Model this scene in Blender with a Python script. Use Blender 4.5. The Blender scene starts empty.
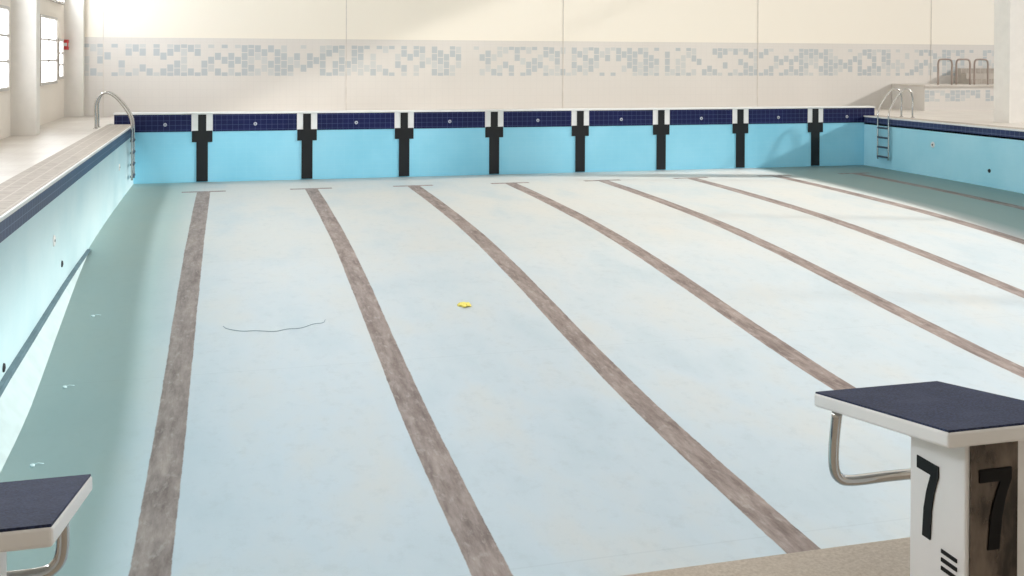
import bpy, bmesh, math, random
from mathutils import Vector, Matrix
random.seed(3)
S=bpy.context.scene
try: S.view_settings.view_transform='Standard'
except Exception: pass

# ---------------------------------------------------------------- materials
def C(r,g,b):
    f=lambda v:(v/255/12.92) if v/255<=.04045 else ((v/255+.055)/1.055)**2.4
    return (f(r),f(g),f(b),1)
class NT:
    def __init__(s,name,rough=.6,metal=0,spec=.5):
        s.m=bpy.data.materials.new(name); s.m.use_nodes=True; s.t=s.m.node_tree; s.b=s.t.nodes['Principled BSDF']
        s.b.inputs['Roughness'].default_value=rough; s.b.inputs['Metallic'].default_value=metal
        s.b.inputs['Specular IOR Level'].default_value=spec
        s.geo=None
    def n(s,k): return s.t.nodes.new(k)
    def set(s,sock,v):
        if hasattr(v,'is_output'): s.t.links.new(v,sock)
        else: sock.default_value=v
    def M(s,op,a,b=0.0,c=0.0):
        n=s.n('ShaderNodeMath'); n.operation=op; s.set(n.inputs[0],a); s.set(n.inputs[1],b); s.set(n.inputs[2],c); return n.outputs[0]
    def pos(s):
        if not s.geo:
            g=s.n('ShaderNodeNewGeometry'); x=s.n('ShaderNodeSeparateXYZ'); s.t.links.new(g.outputs['Position'],x.inputs[0])
            s.geo=(g.outputs['Position'],x.outputs[0],x.outputs[1],x.outputs[2])
        return s.geo
    def mix(s,f,a,b):
        n=s.n('ShaderNodeMix'); n.data_type='RGBA'; s.set(n.inputs[0],f); s.set(n.inputs[6],a); s.set(n.inputs[7],b); return n.outputs[2]
    def noise(s,scale,detail=4,stretch=(1,1,1),rough=.55):
        p=s.pos()[0]; mp=s.n('ShaderNodeMapping'); mp.inputs['Scale'].default_value=stretch; s.t.links.new(p,mp.inputs[0])
        n=s.n('ShaderNodeTexNoise'); n.inputs['Scale'].default_value=scale; n.inputs['Detail'].default_value=detail; n.inputs['Roughness'].default_value=rough
        s.t.links.new(mp.outputs[0],n.inputs['Vector']); return n.outputs[0]
    def step(s,v,lo,hi):
        n=s.n('ShaderNodeMapRange'); n.inputs[1].default_value=lo; n.inputs[2].default_value=hi; s.set(n.inputs[0],v); n.clamp=True; return n.outputs[0]
    def grid(s,axes,size,w):
        out=None
        for a,sz in zip(axes,size):
            f=s.M('FRACT',s.M('DIVIDE',s.M('ADD',s.pos()[1+a],100.0),sz))
            l=s.M('LESS_THAN',f,w/sz)
            out=l if out is None else s.M('MAXIMUM',out,l)
        return out
    def col(s,v): s.set(s.b.inputs['Base Color'],v); return s.m
    def bump(s,h,st=.2,d=.01):
        n=s.n('ShaderNodeBump'); n.inputs['Strength'].default_value=st; n.inputs['Distance'].default_value=d
        s.t.links.new(h,n.inputs['Height']); s.t.links.new(n.outputs[0],s.b.inputs['Normal'])
def simple(name,c,rough=.6,metal=0,var=.08,scale=4,spec=.5):
    k=NT(name,rough,metal,spec); c=C(*c)
    d=tuple(v*(1-var*2) for v in c[:3])+(1,)
    return k.col(k.mix(k.step(k.noise(scale,2),.35,.65),c,d))

# pool floor: pale tile with sediment, brown lane lines with T ends, painted side shade
k=NT('pool_floor_tile',.6,0,.25); P,X,Y,Z=k.pos()
base=k.mix(k.step(Y,8,19),C(199,210,217),C(212,211,206))
edge=k.M('ADD',Y,k.M('MULTIPLY',k.noise(1.1,4),1.2))
base=k.mix(k.M('MULTIPLY',k.step(edge,15.2,15.8),.35),base,C(200,202,198))
base=k.mix(k.M('MULTIPLY',k.step(k.noise(.35,4,(1,.5,1)),.42,.75),.4),base,C(192,205,212))
n2=k.noise(1.1,5,(1,.45,1))
base=k.mix(k.M('MULTIPLY',k.step(n2,.48,.78),.6),base,C(214,209,200))
base=k.mix(k.M('MULTIPLY',k.step(n2,.48,.28),.4),base,C(176,194,202))
sc=k.noise(6,6,(1,.8,1),.75)
base=k.mix(k.M('MULTIPLY',k.step(sc,.52,.80),.35),base,C(168,176,178))
base=k.mix(k.M('MULTIPLY',k.step(X,.0,-.55),.6),base,C(164,192,186))  # left wall's shade painted into the floor colour, with an algae-green tint
base=k.mix(k.M('MULTIPLY',k.step(X,15.2,15.8),.9),base,C(136,164,162))  # right wall's shadow strip painted into the floor colour
base=k.mix(k.M('MULTIPLY',k.grid((0,1),(2.5,5.0),.02),.12),base,C(150,160,165))
dx=k.M('ABSOLUTE',k.M('SUBTRACT',k.M('FLOORED_MODULO',k.M('ADD',X,1.25),2.5),1.25))
wob=k.M('ADD',k.M('MULTIPLY',k.M('SUBTRACT',n2,.5),.03),k.M('MULTIPLY',k.M('SUBTRACT',sc,.5),.03))
dxx=k.M('ADD',dx,wob)
ln=k.M('MULTIPLY',k.step(dxx,.155,.145),k.M('MULTIPLY',k.M('LESS_THAN',Y,23.0),k.M('GREATER_THAN',Y,2.0)))
tb=k.M('MULTIPLY',k.M('LESS_THAN',dx,.5),k.M('MULTIPLY',k.M('LESS_THAN',Y,23.15),k.M('GREATER_THAN',Y,22.95)))
ln=k.M('MAXIMUM',ln,tb)
ln=k.M('MULTIPLY',ln,k.M('MULTIPLY',k.M('GREATER_THAN',X,-.6),k.M('LESS_THAN',X,18.1)))
lc=k.mix(k.step(k.noise(5,6,(1.6,.3,1),.7),.34,.68),C(112,94,88),C(170,153,145))
lc=k.mix(k.M('MULTIPLY',k.step(k.noise(16,5,(1,.4,1)),.55,.72),.5),lc,C(190,178,170))
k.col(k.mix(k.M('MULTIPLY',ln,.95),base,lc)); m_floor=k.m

def tilewall(name,c1,c2,axes,size=(.25,.125),joint=(225,240,242),j=.06,jw=.008):
    k=NT(name,.4,0,.3)
    b=k.mix(k.step(k.noise(.6,4),.4,.65),C(*c1),C(*c2))
    b=k.mix(k.M('MULTIPLY',k.grid(axes,size,jw),j),b,C(*joint)); k.col(b); return k.m
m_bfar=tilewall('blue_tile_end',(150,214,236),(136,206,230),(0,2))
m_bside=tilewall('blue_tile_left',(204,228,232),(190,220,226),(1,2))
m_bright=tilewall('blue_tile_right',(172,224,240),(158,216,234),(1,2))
m_navy=tilewall('navy_tile_end',(10,18,64),(16,24,76),(0,2),(.14,.12),(120,136,180),.3)
m_navys=tilewall('navy_tile_side',(40,50,88),(54,66,106),(1,2),(.16,.12),(150,165,190),.5)
m_white=simple('white_paint',(232,232,230),.5,0,.03)
m_anch=simple('anchor_grey',(190,194,204),.5,0,.03)
m_black=simple('black_tile',(10,11,16),.4,0,.05)
m_cove=simple('pale_cove_tile',(196,216,218),.6,0,.05)
m_shadeline=simple('painted_shade_line',(96,122,132),.8,0,.1)  # dark colour standing in for the shadow line on the left pool wall
m_cream=simple('cream_plaster',(240,231,220),.9,0,.015,.6)
m_ceil=simple('ceiling_paint',(240,238,232),.9,0,.02)
m_pill=simple('pillar_paint',(238,233,226),.8,0,.02)
m_seam=simple('seam_sealant',(218,210,200),.8)
k=NT('deck_tile',.35,0,.5)
b=k.mix(k.step(k.noise(1.2,5),.35,.7),C(216,209,200),C(202,193,183))
b=k.mix(k.M('MULTIPLY',k.grid((0,1),(.3,.3),.012),.3),b,C(176,166,156)); k.col(b); m_deck=k.m
k=NT('coping_grate_tile',.6,0,.3)
b=k.mix(k.step(k.noise(6,4),.35,.7),C(178,168,157),C(158,147,136))
b=k.mix(k.M('MULTIPLY',k.grid((0,1),(.2,.2),.02),.5),b,C(206,198,188)); k.col(b); m_cop=k.m
k=NT('near_deck_pebble',.8,0,.3)
b=k.mix(k.step(k.noise(110,3),.3,.7),C(188,175,160),C(212,201,188))
b=k.mix(k.M('MULTIPLY',k.step(k.noise(2,4),.4,.7),.3),b,C(182,168,152)); k.col(b); k.bump(k.noise(110,2),.12,.003); m_near=k.m
def mosaic(name,zb,rows,ztop,cream,h=.19,w=.2):
    k=NT(name,.6,0,.25); P,X,Y,Z=k.pos()
    low=k.mix(k.step(k.noise(.4,4),.4,.7),C(218,212,205),C(223,217,210))
    low=k.mix(k.M('MULTIPLY',k.grid((0,2),(w,h),.012),.10),low,C(180,178,176))
    ix=k.M('FLOOR',k.M('DIVIDE',k.M('ADD',X,50.0),w))
    # alternate columns are offset by half a tile
    off=k.M('MULTIPLY',k.M('FLOORED_MODULO',ix,2.0),.5)
    zz=k.M('ADD',k.M('DIVIDE',k.M('SUBTRACT',Z,zb),h),off)
    iz=k.M('FLOOR',zz)
    cb=k.n('ShaderNodeCombineXYZ'); k.t.links.new(k.M('FLOORED_MODULO',ix,97.0),cb.inputs[0]); k.t.links.new(iz,cb.inputs[1])
    wn=k.n('ShaderNodeTexWhiteNoise'); wn.noise_dimensions='3D'; k.t.links.new(cb.outputs[0],wn.inputs[0]); wv=wn.outputs[0]
    fx=k.M('FRACT',k.M('DIVIDE',k.M('ADD',X,50.0),w)); fr=k.M('FRACT',zz)
    gap=k.M('MULTIPLY',k.M('MULTIPLY',k.M('GREATER_THAN',fx,.06),k.M('LESS_THAN',fx,.95)),k.M('MULTIPLY',k.M('GREATER_THAN',fr,.05),k.M('LESS_THAN',fr,.95)))
    inz=k.M('MULTIPLY',gap,k.M('MULTIPLY',k.M('GREATER_THAN',Z,zb),k.M('LESS_THAN',Z,zb+h*rows)))
    low=k.mix(k.M('MULTIPLY',inz,k.M('GREATER_THAN',wv,.60)),low,C(188,192,193))
    low=k.mix(k.M('MULTIPLY',inz,k.M('LESS_THAN',wv,.22)),low,C(204,204,201))
    k.col(k.mix(k.M('GREATER_THAN',Z,ztop),low,C(*cream))); return k.m
m_back=mosaic('back_wall_tile',1.14,4,2.25,(242,234,220),.23,.19)
m_plat=mosaic('platform_tile',.3,2,9,(230,222,210))
def emis(name,c,s):
    k=NT(name); k.b.inputs['Emission Color'].default_value=C(*c); k.b.inputs['Emission Strength'].default_value=s; k.b.inputs['Base Color'].default_value=(.8,.8,.8,1); return k.m
m_winL=emis('bright_window_left',(246,250,255),3.5)
m_glowH=emis('added_glow_strip_left',(240,248,255),16.0)  # glow for a row added above view to shape the left shade
m_chrome=simple('brushed_steel',(200,198,195),.2,1,.05)
m_grab=simple('polished_steel',(195,192,188),.1,1,.05)
k=NT('navy_grip_top',.7,0,.3)
b=k.mix(k.step(k.noise(160,2),.45,.6),C(28,36,64),C(48,58,92)); b=k.mix(k.M('MULTIPLY',k.step(k.noise(9,3),.45,.7),.25),b,C(70,78,106)); k.col(b); k.bump(k.noise(160,2),.4,.003); m_slabtop=k.m
m_slab=simple('white_gelcoat',(238,237,236),.3,0,.02)
k=NT('dark_gloss_panel',.12,.6,.9)
b=k.mix(k.step(k.noise(12,5,(1,1,.4)),.38,.62),C(46,40,36),C(124,112,102)); k.col(b); k.bump(k.noise(10,2),.35,.01); m_brown=k.m
m_blk=simple('black_print',(8,8,10),.5,0,.02,4,.2)
m_dstep=simple('dark_step_plastic',(60,74,92),.5,0,.05)
m_hole=simple('dark_rubber',(40,44,50),.7,0,.05)
m_red=simple('red_plastic',(206,50,44),.4)
m_yel=simple('yellow_cloth',(232,216,110),.9,0,.15,40)
m_rail=simple('pale_brown_railing_paint',(166,150,140),.35)
m_cable=simple('grey_cable',(140,158,166),.7)
m_frame=simple('window_frame_grey',(204,198,192),.5,0,.03)

# ---------------------------------------------------------------- mesh helpers
def box(bm,x0,x1,y0,y1,z0,z1,mi=0):
    v=[bm.verts.new(p) for p in ((x0,y0,z0),(x1,y0,z0),(x1,y1,z0),(x0,y1,z0),(x0,y0,z1),(x1,y0,z1),(x1,y1,z1),(x0,y1,z1))]
    for q in ((0,3,2,1),(4,5,6,7),(0,1,5,4),(1,2,6,5),(2,3,7,6),(3,0,4,7)):
        f=bm.faces.new([v[i] for i in q]); f.material_index=mi
def cyl(bm,c,axis,r,h,mi=0,seg=20,r2=None):
    r2=r if r2 is None else r2; ax=Vector(axis).normalized(); t=ax.orthogonal().normalized(); b=ax.cross(t); c=Vector(c)
    A=[];B=[]
    for i in range(seg):
        a=2*math.pi*i/seg; d=t*math.cos(a)+b*math.sin(a)
        A.append(bm.verts.new(c+d*r)); B.append(bm.verts.new(c+ax*h+d*r2))
    for i in range(seg):
        j=(i+1)%seg; f=bm.faces.new((A[i],A[j],B[j],B[i])); f.material_index=mi; f.smooth=True
    f=bm.faces.new(A[::-1]); f.material_index=mi; f=bm.faces.new(B); f.material_index=mi
def spline(pts,n=8):
    P=[Vector(p) for p in pts]; P=[P[0]*2-P[1]]+P+[P[-1]*2-P[-2]]; out=[]
    for i in range(1,len(P)-2):
        for j in range(n):
            t=j/n; a,b,c,d=P[i-1:i+3]
            out.append(.5*((2*b)+(c-a)*t+(2*a-5*b+4*c-d)*t*t+(3*b-a-3*c+d)*t**3))
    out.append(P[-2]); return out
def tube(bm,pts,r,mi=0,seg=12):
    pts=[Vector(p) for p in pts]; rings=[]; nrm=None
    for i,p in enumerate(pts):
        t=(pts[min(i+1,len(pts)-1)]-pts[max(i-1,0)]).normalized()
        nrm=t.orthogonal() if nrm is None else nrm-t*nrm.dot(t); nrm.normalize(); b=t.cross(nrm)
        rings.append([bm.verts.new(p+(nrm*math.cos(a)+b*math.sin(a))*r) for a in (2*math.pi*k/seg for k in range(seg))])
    for A,B in zip(rings,rings[1:]):
        for i in range(seg):
            j=(i+1)%seg; f=bm.faces.new((A[i],A[j],B[j],B[i])); f.smooth=True; f.material_index=mi
    bm.faces.new(rings[0][::-1]).material_index=mi; bm.faces.new(rings[-1]).material_index=mi
def obj(name,bm,mats,loc=(0,0,0),parent=None,bevel=0,**props):
    bmesh.ops.recalc_face_normals(bm,faces=bm.faces)
    me=bpy.data.meshes.new(name); bm.to_mesh(me); bm.free()
    for m in mats: me.materials.append(m)
    o=bpy.data.objects.new(name,me); S.collection.objects.link(o); o.location=loc
    if parent: o.parent=parent
    if bevel:
        b=o.modifiers.new('bev','BEVEL'); b.width=bevel; b.segments=3; b.limit_method='ANGLE'
    for a,v in props.items(): o[a]=v
    return o
def empty(name,loc,**props):
    o=bpy.data.objects.new(name,None); S.collection.objects.link(o); o.location=loc; o.empty_display_size=.2
    for a,v in props.items(): o[a]=v
    return o
def copy_thing(src,kids,loc,props=None,rotz=None):
    o=src.copy(); S.collection.objects.link(o); o.location=loc
    if rotz is not None: o.rotation_euler[2]=rotz
    for c in kids:
        d=c.copy(); S.collection.objects.link(d); d.parent=o
    for a,v in (props or {}).items(): o[a]=v
    return o
def sbox(name,b,mat,**p):
    bm=bmesh.new(); box(bm,*b); return obj(name,bm,[mat],kind='structure',**p)

# ---------------------------------------------------------------- pool shell
XL,XR,L,ZT=-1.735,19.1,25.0,.26
prof=[(0,-2.27),(5,-2.23),(8,-2.15),(10,-2.02),(12,-1.86),(14,-1.71),(16,-1.60),(18,-1.54),(21,-1.50),(25,-1.49)]
ps=spline([(0,y,z) for y,z in prof],5)
def fz(y):
    for a,b in zip(ps,ps[1:]):
        if a.y<=y<=b.y: return a.z+(b.z-a.z)*(y-a.y)/(b.y-a.y)
bm=bmesh.new(); rows=[]
for p in ps: rows.append([bm.verts.new((x,p.y,p.z)) for x in (XL-.02,XR+.02)]+[bm.verts.new((x,p.y,-2.6)) for x in (XR+.02,XL-.02)])
for a,b in zip(rows,rows[1:]):
    for i in range(4):
        f=bm.faces.new((a[i],a[(i+1)%4],b[(i+1)%4],b[i])); f.smooth=(i==0)
bm.faces.new(rows[0][::-1]);bm.faces.new(rows[-1])
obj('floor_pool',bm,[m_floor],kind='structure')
crossX=[-.085,2.538,5.09,7.57,10.05,12.49,14.98,17.44]
bm=bmesh.new(); box(bm,XL-.45,XR+.35,L,L+.35,-2.6,ZT,0)
box(bm,XL-.47,XR+.37,L-.03,L+.38,ZT-.02,ZT+.02,1)
edges=[XL-.45]+[v for x in crossX for v in (x-.26,x+.26)]+[XR+.35]
for i in range(0,len(edges),2): box(bm,edges[i],edges[i+1],L-.012,L,-.20,ZT-.02,2)
for x in crossX:
    box(bm,x-.26,x+.26,L-.008,L,-.20,ZT-.02,1)
    box(bm,x-.10,x+.10,L-.016,L,-.20,ZT-.03,3)
    box(bm,x-.25,x+.25,L-.018,L,-.47,-.18,3)
    box(bm,x-.14,x+.14,L-.016,L,-1.47,-.47,3)
obj('wall_pool_end',bm,[m_bfar,m_white,m_navy,m_black],kind='structure')
for nm,x0,x1,xf,sg,nb,mm in (('wall_pool_left',XL-.3,XL,XL,1,-.26,m_bside),('wall_pool_right',XR,XR+.3,XR,-1,-.20,m_bright)):
    bm=bmesh.new(); box(bm,x0,x1,0,L,-2.6,-.001,0)
    a,b=sorted((xf,xf+sg*.01)); box(bm,a,b,0,L-.02,nb,-.03,1)
    a,b=sorted((xf,xf+sg*.03)); box(bm,a,b,0,L-.02,-.03,.012,2)
    obj(nm,bm,[mm,m_navys,m_white],kind='structure')
bm=bmesh.new()
def sweep(fn,mi):
    rows=[]
    for i in range(13):
        y=16.2*(1-i/12)+.02*(i/12); t=min(1,(16.2-y)/7.0); rows.append([bm.verts.new(p) for p in fn(y,t,fz(y))])
    for a,b in zip(rows,rows[1:]):
        for i in range(4):
            f=bm.faces.new((a[i],a[(i+1)%4],b[(i+1)%4],b[i])); f.material_index=mi
    bm.faces.new(rows[0]);bm.faces.new(rows[-1][::-1])
sweep(lambda y,t,z0:((XL+.001,y,z0-.05),(XL+.001,y,z0+.28*t+.012),(XL+.03+.02*t,y,z0+.28*t+.012),(XL+.04+.25*t,y,z0-.02)),0)
sweep(lambda y,t,z0:((XL+.001,y,z0+.28*t),(XL+.001,y,z0+.28*t+.06*t+.03),(XL+.052,y,z0+.28*t+.05*t+.03),(XL+.052,y,z0+.28*t)),1)  # dark strip painted in as the ledge's shadow
obj('trim_1',bm,[m_cove,m_shadeline],kind='structure')
sbox('wall_pool_near',(XL-.3,XR+.3,-.3,0,-2.6,ZT-.001),m_bfar)
# decks
RX0,RX1,RY0,RY1,RZ=-3.9,28.5,-6.0,29.2,12.0
YB=L+.38
def deck(name,x0,x1,y0,y1,z1,m): return sbox(name,(x0,x1,y0,y1,-.25,z1),m)
deck('floor_deck_left',RX0,XL-.60,-4.0,RY1,0,m_deck)
deck('floor_coping_left',XL-.60,XL-.0,0,L,.004,m_cop)
deck('floor_deck_right',XR+.60,RX1,-4.0,RY1,0,m_deck)
deck('floor_coping_right',XR,XR+.60,0,L,.004,m_cop)
deck('floor_deck_end',XL-.60,XR+.60,YB,RY1,0,m_deck)
deck('floor_starting_deck',XL-.60,XR+.60,RY0,0,ZT,m_near)
deck('floor_deck_rear_left',RX0,XL-.60,RY0,-4.0,0,m_deck)
deck('floor_deck_rear_right',XR+.60,RX1,RY0,-4.0,0,m_deck)
# ---------------------------------------------------------------- hall
SUN_OPENING_Z=.9  # unseen right side left open above this height to let the sun in
sbox('wall_back',(RX0-.3,RX1+.3,RY1,RY1+.3,-.25,RZ),m_back)
sbox('wall_left',(RX0-.3,RX0,RY0,RY1,-.25,RZ),m_cream)
sbox('wall_right',(RX1,RX1+.3,RY0,RY1,-.25,SUN_OPENING_Z),m_cream)
sbox('wall_behind',(RX0-.3,RX1+.3,RY0-.3,RY0,-.25,RZ),m_cream)
sbox('ceiling',(RX0-.3,RX1+.3,RY0-.3,RY1+.3,RZ,RZ+.2),m_ceil)
bm=bmesh.new()
for y in (-5.95,0,6,12,18): box(bm,RX1+.1,RX1+.2,y-.04,y+.04,SUN_OPENING_Z,RZ)
for z in (SUN_OPENING_Z,10.0): box(bm,RX1+.1,RX1+.2,RY0,RY1,z,z+.06)
obj('window_20',bm,[m_frame],kind='structure')  # frames without panes, added in the unseen sun opening
for i,x in enumerate((-2.9,4.0,10.9,17.8,24.6)):
    sbox('trim_%d'%(i+2),(x-.012,x+.012,RY1-.006,RY1,0,RZ),m_seam)
for i,y in enumerate((0.2,7.27,14.33,21.5,28.95)):
    sbox('wall_pillar_left_%d'%i,(RX0,-3.40,y-.0,y+(.45 if i<4 else .25),0,RZ),m_pill)
sbox('wall_pillar_right',(20.8,21.5,20.9,21.5,0,RZ),m_pill)
def window(n,side,y0,y1,z0,z1,cols,rows,mp):
    bm=bmesh.new(); xa=RX0 if side<0 else RX1
    def bx(ya,yb,za,zb,d,mi):
        a,b=sorted((xa,xa-side*d)); box(bm,a,b,ya,yb,za,zb,mi)
    bx(y0,y1,z0,z1,.02,1); t=.07
    bx(y0-t,y0,z0-t,z1+t,.06,0);bx(y1,y1+t,z0-t,z1+t,.06,0);bx(y0,y1,z0-t,z0,.06,0);bx(y0,y1,z1,z1+t,.06,0)
    for c in range(1,cols):
        y=y0+(y1-y0)*c/cols; bx(y-.03,y+.03,z0,z1,.05,0)
    for r in range(1,rows):
        z=z0+(z1-z0)*r/rows; bx(y0,y1,z-.025,z+.025,.05,0)
    obj('window_%d'%n,bm,[m_frame,mp],kind='structure')  # also names the added glow strips out of view
n=1
for y0,y1 in ((8.4,10.9),(11.4,13.8),(15.5,18.0),(18.5,21.0),(24.9,27.3),(27.75,28.4)):
    z0,z1=(1.05,2.65) if y1<28 else (1.15,2.1)
    window(n,-1,y0,y1,z0,z1,2 if y1<28 else 1,3,m_winL); n+=1
for y0,y1 in ((1.0,6.9),(8.1,14.0),(15.2,21.1),(22.4,28.5)):  # added glowing strips out of view, light the floor and sharpen the left shade
    window(n,-1,y0,y1,3.2,4.0,4,1,m_glowH); n+=1

# ---------------------------------------------------------------- ladders
lad=empty('pool_ladder',(XL,23.65,0),label='chrome pool ladder with curved grab rails and dark steps',category='pool ladder',group='chrome pool ladders')
kids=[]
for y in (-.26,.26):
    bm=bmesh.new(); tube(bm,spline([(-.70,y,.004),(-.70,y,.3),(-.70,y,.58),(-.62,y,.78),(-.45,y,.84),(-.25,y,.72),(-.02,y,.42),(.09,y,.15),(.10,y,-.2),(.10,y,-.7),(.10,y,-1.22)],6),.025)
    cyl(bm,(-.70,y,.004),(0,0,1),.05,.02); kids.append(obj('rail',bm,[m_chrome],parent=lad))
for z in (-.3,-.58,-.86,-1.14):
    bm=bmesh.new(); box(bm,.06,.14,-.25,.25,z-.025,z+.025); kids.append(obj('step',bm,[m_dstep],parent=lad,bevel=.008))
copy_thing(lad,kids,(XR,23.9,0),rotz=math.pi)

# ---------------------------------------------------------------- starting blocks
def seven(bm,w,h,d,F):
    pts=[(0,1),(1,1),(1,.86),(.82,.64),(.70,.38),(.64,0),(.27,0),(.33,.36),(.45,.60),(.64,.84),(0,.84)]
    A=[bm.verts.new(F(x*w,y*h,0)) for x,y in pts];B=[bm.verts.new(F(x*w,y*h,d)) for x,y in pts]
    bm.faces.new(B);bm.faces.new(A[::-1])
    for i in range(len(A)):
        j=(i+1)%len(A); bm.faces.new((A[i],A[j],B[j],B[i]))
def block(cx,zf,label,numbered,gw):
    e=empty('starting_block',(cx,0,ZT),label=label,category='starting block',group='pool starting blocks')
    hw=.213; yf,yr=.06,-.54; zr=.525
    def slabpart(nm,t0,t1,inset,mats,b):
        bm=bmesh.new(); v=[]
        for t in (t0,t1):
            for x,y,z in ((-hw+inset,yf-inset,zf),(hw-inset,yf-inset,zf),(hw-inset,yr+inset,zr),(-hw+inset,yr+inset,zr)): v.append(bm.verts.new((x,y,z+t)))
        for q in ((0,1,2,3),(4,7,6,5),(0,4,5,1),(1,5,6,2),(2,6,7,3),(3,7,4,0)): bm.faces.new([v[i] for i in q])
        return obj(nm,bm,mats,parent=e,bevel=b)
    slabpart('platform',-.040,0,0,[m_slab],.008)
    slabpart('grip_surface',-.002,.004,.004,[m_slabtop],0)
    px0,px1,p0,p1=-.095,(.105 if numbered else .075),-.23,-.455
    bm=bmesh.new(); zt=lambda y: zf+(zr-zf)*(yf-y)/(yf-yr)-.046
    v=[bm.verts.new(p) for p in ((px0,p0,0),(px1,p0,0),(px1,p1,0),(px0,p1,0),(px0,p0,zt(p0)),(px1,p0,zt(p0)),(px1,p1,zt(p1)),(px0,p1,zt(p1)))]
    for q in ((0,1,2,3),(4,7,6,5),(0,4,5,1),(1,5,6,2),(2,6,7,3),(3,7,4,0)): bm.faces.new([v[i] for i in q])
    obj('pedestal',bm,[m_slab],parent=e,bevel=.008)
    bm=bmesh.new(); box(bm,px0+.010,px0+.150,p1-.006,p1-.0005,.03,zt(p1)-.005,0)
    obj('rear_panel',bm,[m_brown],parent=e,label='dark glossy brown panel')
    g=gw
    bm=bmesh.new(); pts=[(-g+.01,.01,zf-.04),(-g,.01,.30),(-g,.01,.235),(-g+.015,.01,.20),(-g+.055,.01,.185),(0,.01,.185),(g-.055,.01,.185),(g-.015,.01,.20),(g,.01,.235),(g,.01,.30),(g-.01,.01,zf-.04)]
    tube(bm,spline(pts,5),.0155)
    obj('grab_bar',bm,[m_grab],parent=e,label='curved stainless steel backstroke grip')
    if numbered:
        bm=bmesh.new(); seven(bm,.088,.205,.003,lambda u,v,d:Vector((px0-.0005-d,p0-.035-u,.155+v)))
        obj('number',bm,[m_blk],parent=e,label='black painted number 7')
        bm=bmesh.new(); seven(bm,.095,.205,.003,lambda u,v,d:Vector((px0+.034+u,p1-.0065-d,.185+v)))
        obj('number',bm,[m_blk],parent=e,label='black painted number 7')
        bm=bmesh.new()
        for i in range(3): box(bm,px0-.003,px0-.0003,-.425,-.365,.098+i*.022,.108+i*.022)
        obj('stripe_mark',bm,[m_blk],parent=e,label='three short black stripes')
block(.035,.392,'white starting block with navy grip top and steel grab bar',False,.15)
block(2.452,.435,'white starting block with navy top, marked with number 7',True,.175)

# ---------------------------------------------------------------- small fittings
def fitting(name,loc,axis,r,mats,label,cat,grp,hole=.45):
    bm=bmesh.new(); a=Vector(axis); cyl(bm,(0,0,0),a,r,.015,0,20,r*.85); cyl(bm,a*.012,a,r*hole,.008,1,16)
    return obj(name,bm,mats,loc,label=label,category=cat,group=grp)
mids=[-.98]+[(crossX[i]+crossX[i+1])/2 for i in range(7)]+[18.5]
for x in mids:
    fitting('lane_rope_anchor',(x,L-.012,-.02),(0,-1,0),.045,[m_anch,m_hole],'pale round lane rope anchor set in navy tile band','rope anchor','lane rope anchors',.3)
for y,z in ((12.7,-.83),(21.5,-.72),(6.0,-.9)):
    fitting('wall_inlet',(XL,y,z),(1,0,0),.08,[m_white,m_hole],'round white water inlet on pale blue pool wall','water inlet','pool wall inlets',.25)
for y,z in ((13.4,-1.28),(9.4,-1.62),):
    fitting('wall_drain',(XL,y,z),(1,0,0),.05,[m_hole,m_hole],'small dark round drain on pale blue pool wall','drain','pool wall drains')
for y,z in ((18.2,-.62),(21.8,-.62)):
    fitting('wall_inlet',(XR,y,z),(-1,0,0),.085,[m_white,m_hole],'round white water inlet on pale blue pool wall','water inlet','pool wall inlets',.3)
fitting('wall_drain',(XR,19.6,-1.1),(-1,0,0),.05,[m_hole,m_hole],'small dark round drain on pale blue pool wall','drain','pool wall drains')
for y in (12.4,9.9,7.9):
    bm=bmesh.new(); cyl(bm,(0,0,0),(0,0,1),.025,.02,0,14,.02); tube(bm,[(0,0,.012),(.05,.02,.02),(.10,.0,.016)],.005,0,8)
    obj('floor_nozzle',bm,[m_bside],(-1.2,y,fz(y)),label='small pale nozzle on the pool floor beside the wall',category='nozzle',group='pool floor nozzles')
bm=bmesh.new(); bmesh.ops.create_icosphere(bm,subdivisions=3,radius=.11)
for v in bm.verts:
    k_=1+.35*math.sin(v.co.x*60)*math.cos(v.co.y*47+1); v.co=Vector((v.co.x*k_*.9,v.co.y*k_*1.1,max(-.01,v.co.z*.2*k_)+.01))
obj('yellow_rag',bm,[m_yel],(3.83,11.95,fz(11.95)),label='crumpled yellow rag lying on the empty pool floor',category='rag')
bm=bmesh.new(); pts=[(0.50,11.66),(0.56,11.54),(0.74,11.42),(0.92,11.40),(1.15,11.33),(1.32,11.39),(1.5,11.40),(1.66,11.52),(1.80,11.56),(1.84,11.68)]
tube(bm,spline([(x-1.15,y-11.4,fz(y)-fz(11.4)+.006) for x,y in pts],6),.0045,0,8)
obj('loose_cable',bm,[m_cable],(1.15,11.4,fz(11.4)),label='thin grey cable lying loosely on the pool floor',category='cable')
bm=bmesh.new(); box(bm,-.004,.15,-.09,.09,-.14,.14,0); box(bm,.15,.158,-.05,.05,-.05,.05,1); box(bm,.03,.12,-.096,-.09,-.04,.05,1)
obj('fire_alarm_box',bm,[m_red,m_white],(RX0,28.7,2.02),bevel=.01,label='small red fire alarm box on the cream wall',category='fire alarm')
bm=bmesh.new(); box(bm,23.0,RX1-.02,27.4,RY1-.02,0,.80,0); box(bm,22.98,RX1-.02,27.36,RY1-.02,.80,.86,1)
obj('viewing_platform',bm,[m_plat,m_deck],label='low tiled platform against the back wall',category='platform')
bm=bmesh.new()
for i in range(3): box(bm,0,2.6-i*.4,i*.28,.82,i*.18,(i+1)*.18)
obj('platform_steps',bm,[m_cop],(25.6,28.32,.862),label='dark beige steps rising on the tiled platform',category='steps')
r0=None
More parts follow.
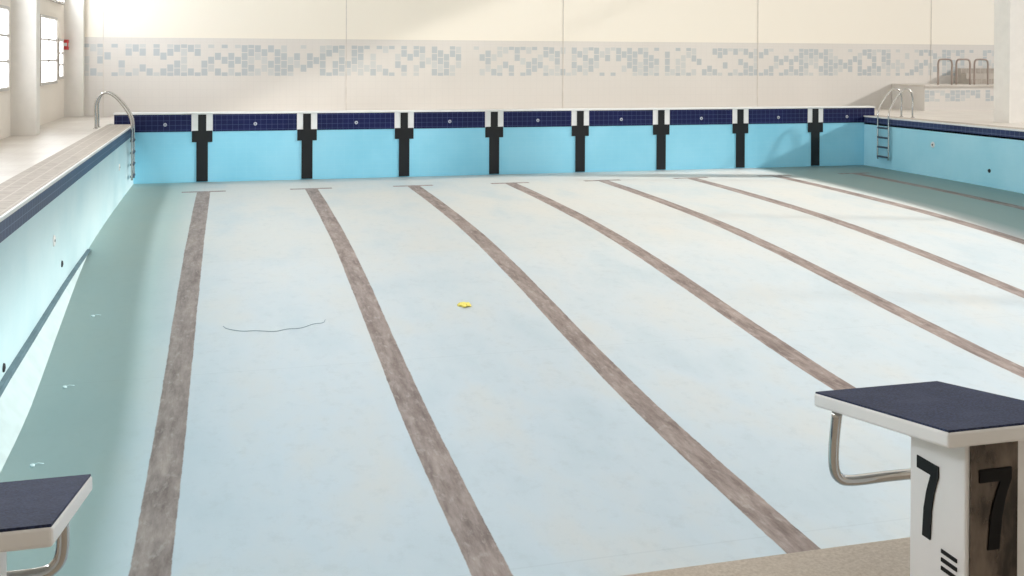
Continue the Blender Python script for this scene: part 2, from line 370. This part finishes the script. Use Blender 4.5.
for i in range(3):
    x=23.95+i*.72
    if r0 is None:
        pth=spline([(-.27,0,0),(-.27,0,.5),(-.27,0,.72),(-.21,0,.84),(0,0,.86),(.21,0,.84),(.27,0,.72),(.27,0,.5),(.27,0,0)],5)
        bm=bmesh.new(); tube(bm,pth,.033)
        r0=obj('guard_rail',bm,[m_rail],(x,27.6,.862),label='pale brown metal hoop railing on the tiled platform',category='railing',group='metal hoop railings')
    else:
        copy_thing(r0,[],(x,27.6,.862))

# ---------------------------------------------------------------- lights
def area(name,loc,rot,sx,sy,p,c=(1,1,1)):
    l=bpy.data.lights.new(name,'AREA'); l.shape='RECTANGLE'; l.size=sx; l.size_y=sy; l.energy=p; l.color=c
    o=bpy.data.objects.new(name,l); S.collection.objects.link(o); o.location=loc; o.rotation_euler=rot; return o
area('overhead_fill',(10,12,8.0),(0,0,0),22,30,1080,(1,.985,.96))  # added fill lamp hung below the ceiling, softens the shade
sl=bpy.data.lights.new('sun','SUN'); sl.energy=3.1; sl.angle=math.radians(1.8); sl.color=(1,.97,.93)
so=bpy.data.objects.new('sun',sl); S.collection.objects.link(so)
so.rotation_euler=Vector((-1,.28,-.42)).to_track_quat('-Z','Y').to_euler()
w=bpy.data.worlds.new('w'); S.world=w; w.use_nodes=True; w.node_tree.nodes['Background'].inputs[0].default_value=(.9,.95,1,1); w.node_tree.nodes['Background'].inputs[1].default_value=.8

# ---------------------------------------------------------------- camera
cd=bpy.data.cameras.new('camera'); co=bpy.data.objects.new('camera',cd); S.collection.objects.link(co); S.camera=co
a,b,c=(math.radians(v) for v in (15.1585,-.4459,-.2306))
r0v=Vector((math.cos(a),-math.sin(a),0)); f0=Vector((math.sin(a),math.cos(a),0)); u0=Vector((0,0,1))
fw=math.cos(b)*f0+math.sin(b)*u0; up1=-math.sin(b)*f0+math.cos(b)*u0
rt=math.cos(c)*r0v-math.sin(c)*up1; up=math.sin(c)*r0v+math.cos(c)*up1
M=Matrix((rt,up,-fw)).transposed().to_4x4(); M.translation=Vector((.5692,-2.6797,1.6788)); co.matrix_world=M
cd.sensor_width=36; cd.lens=1044.79/1024*36; cd.shift_y=-(288-66.91)/1024; cd.clip_start=.05; cd.clip_end=200
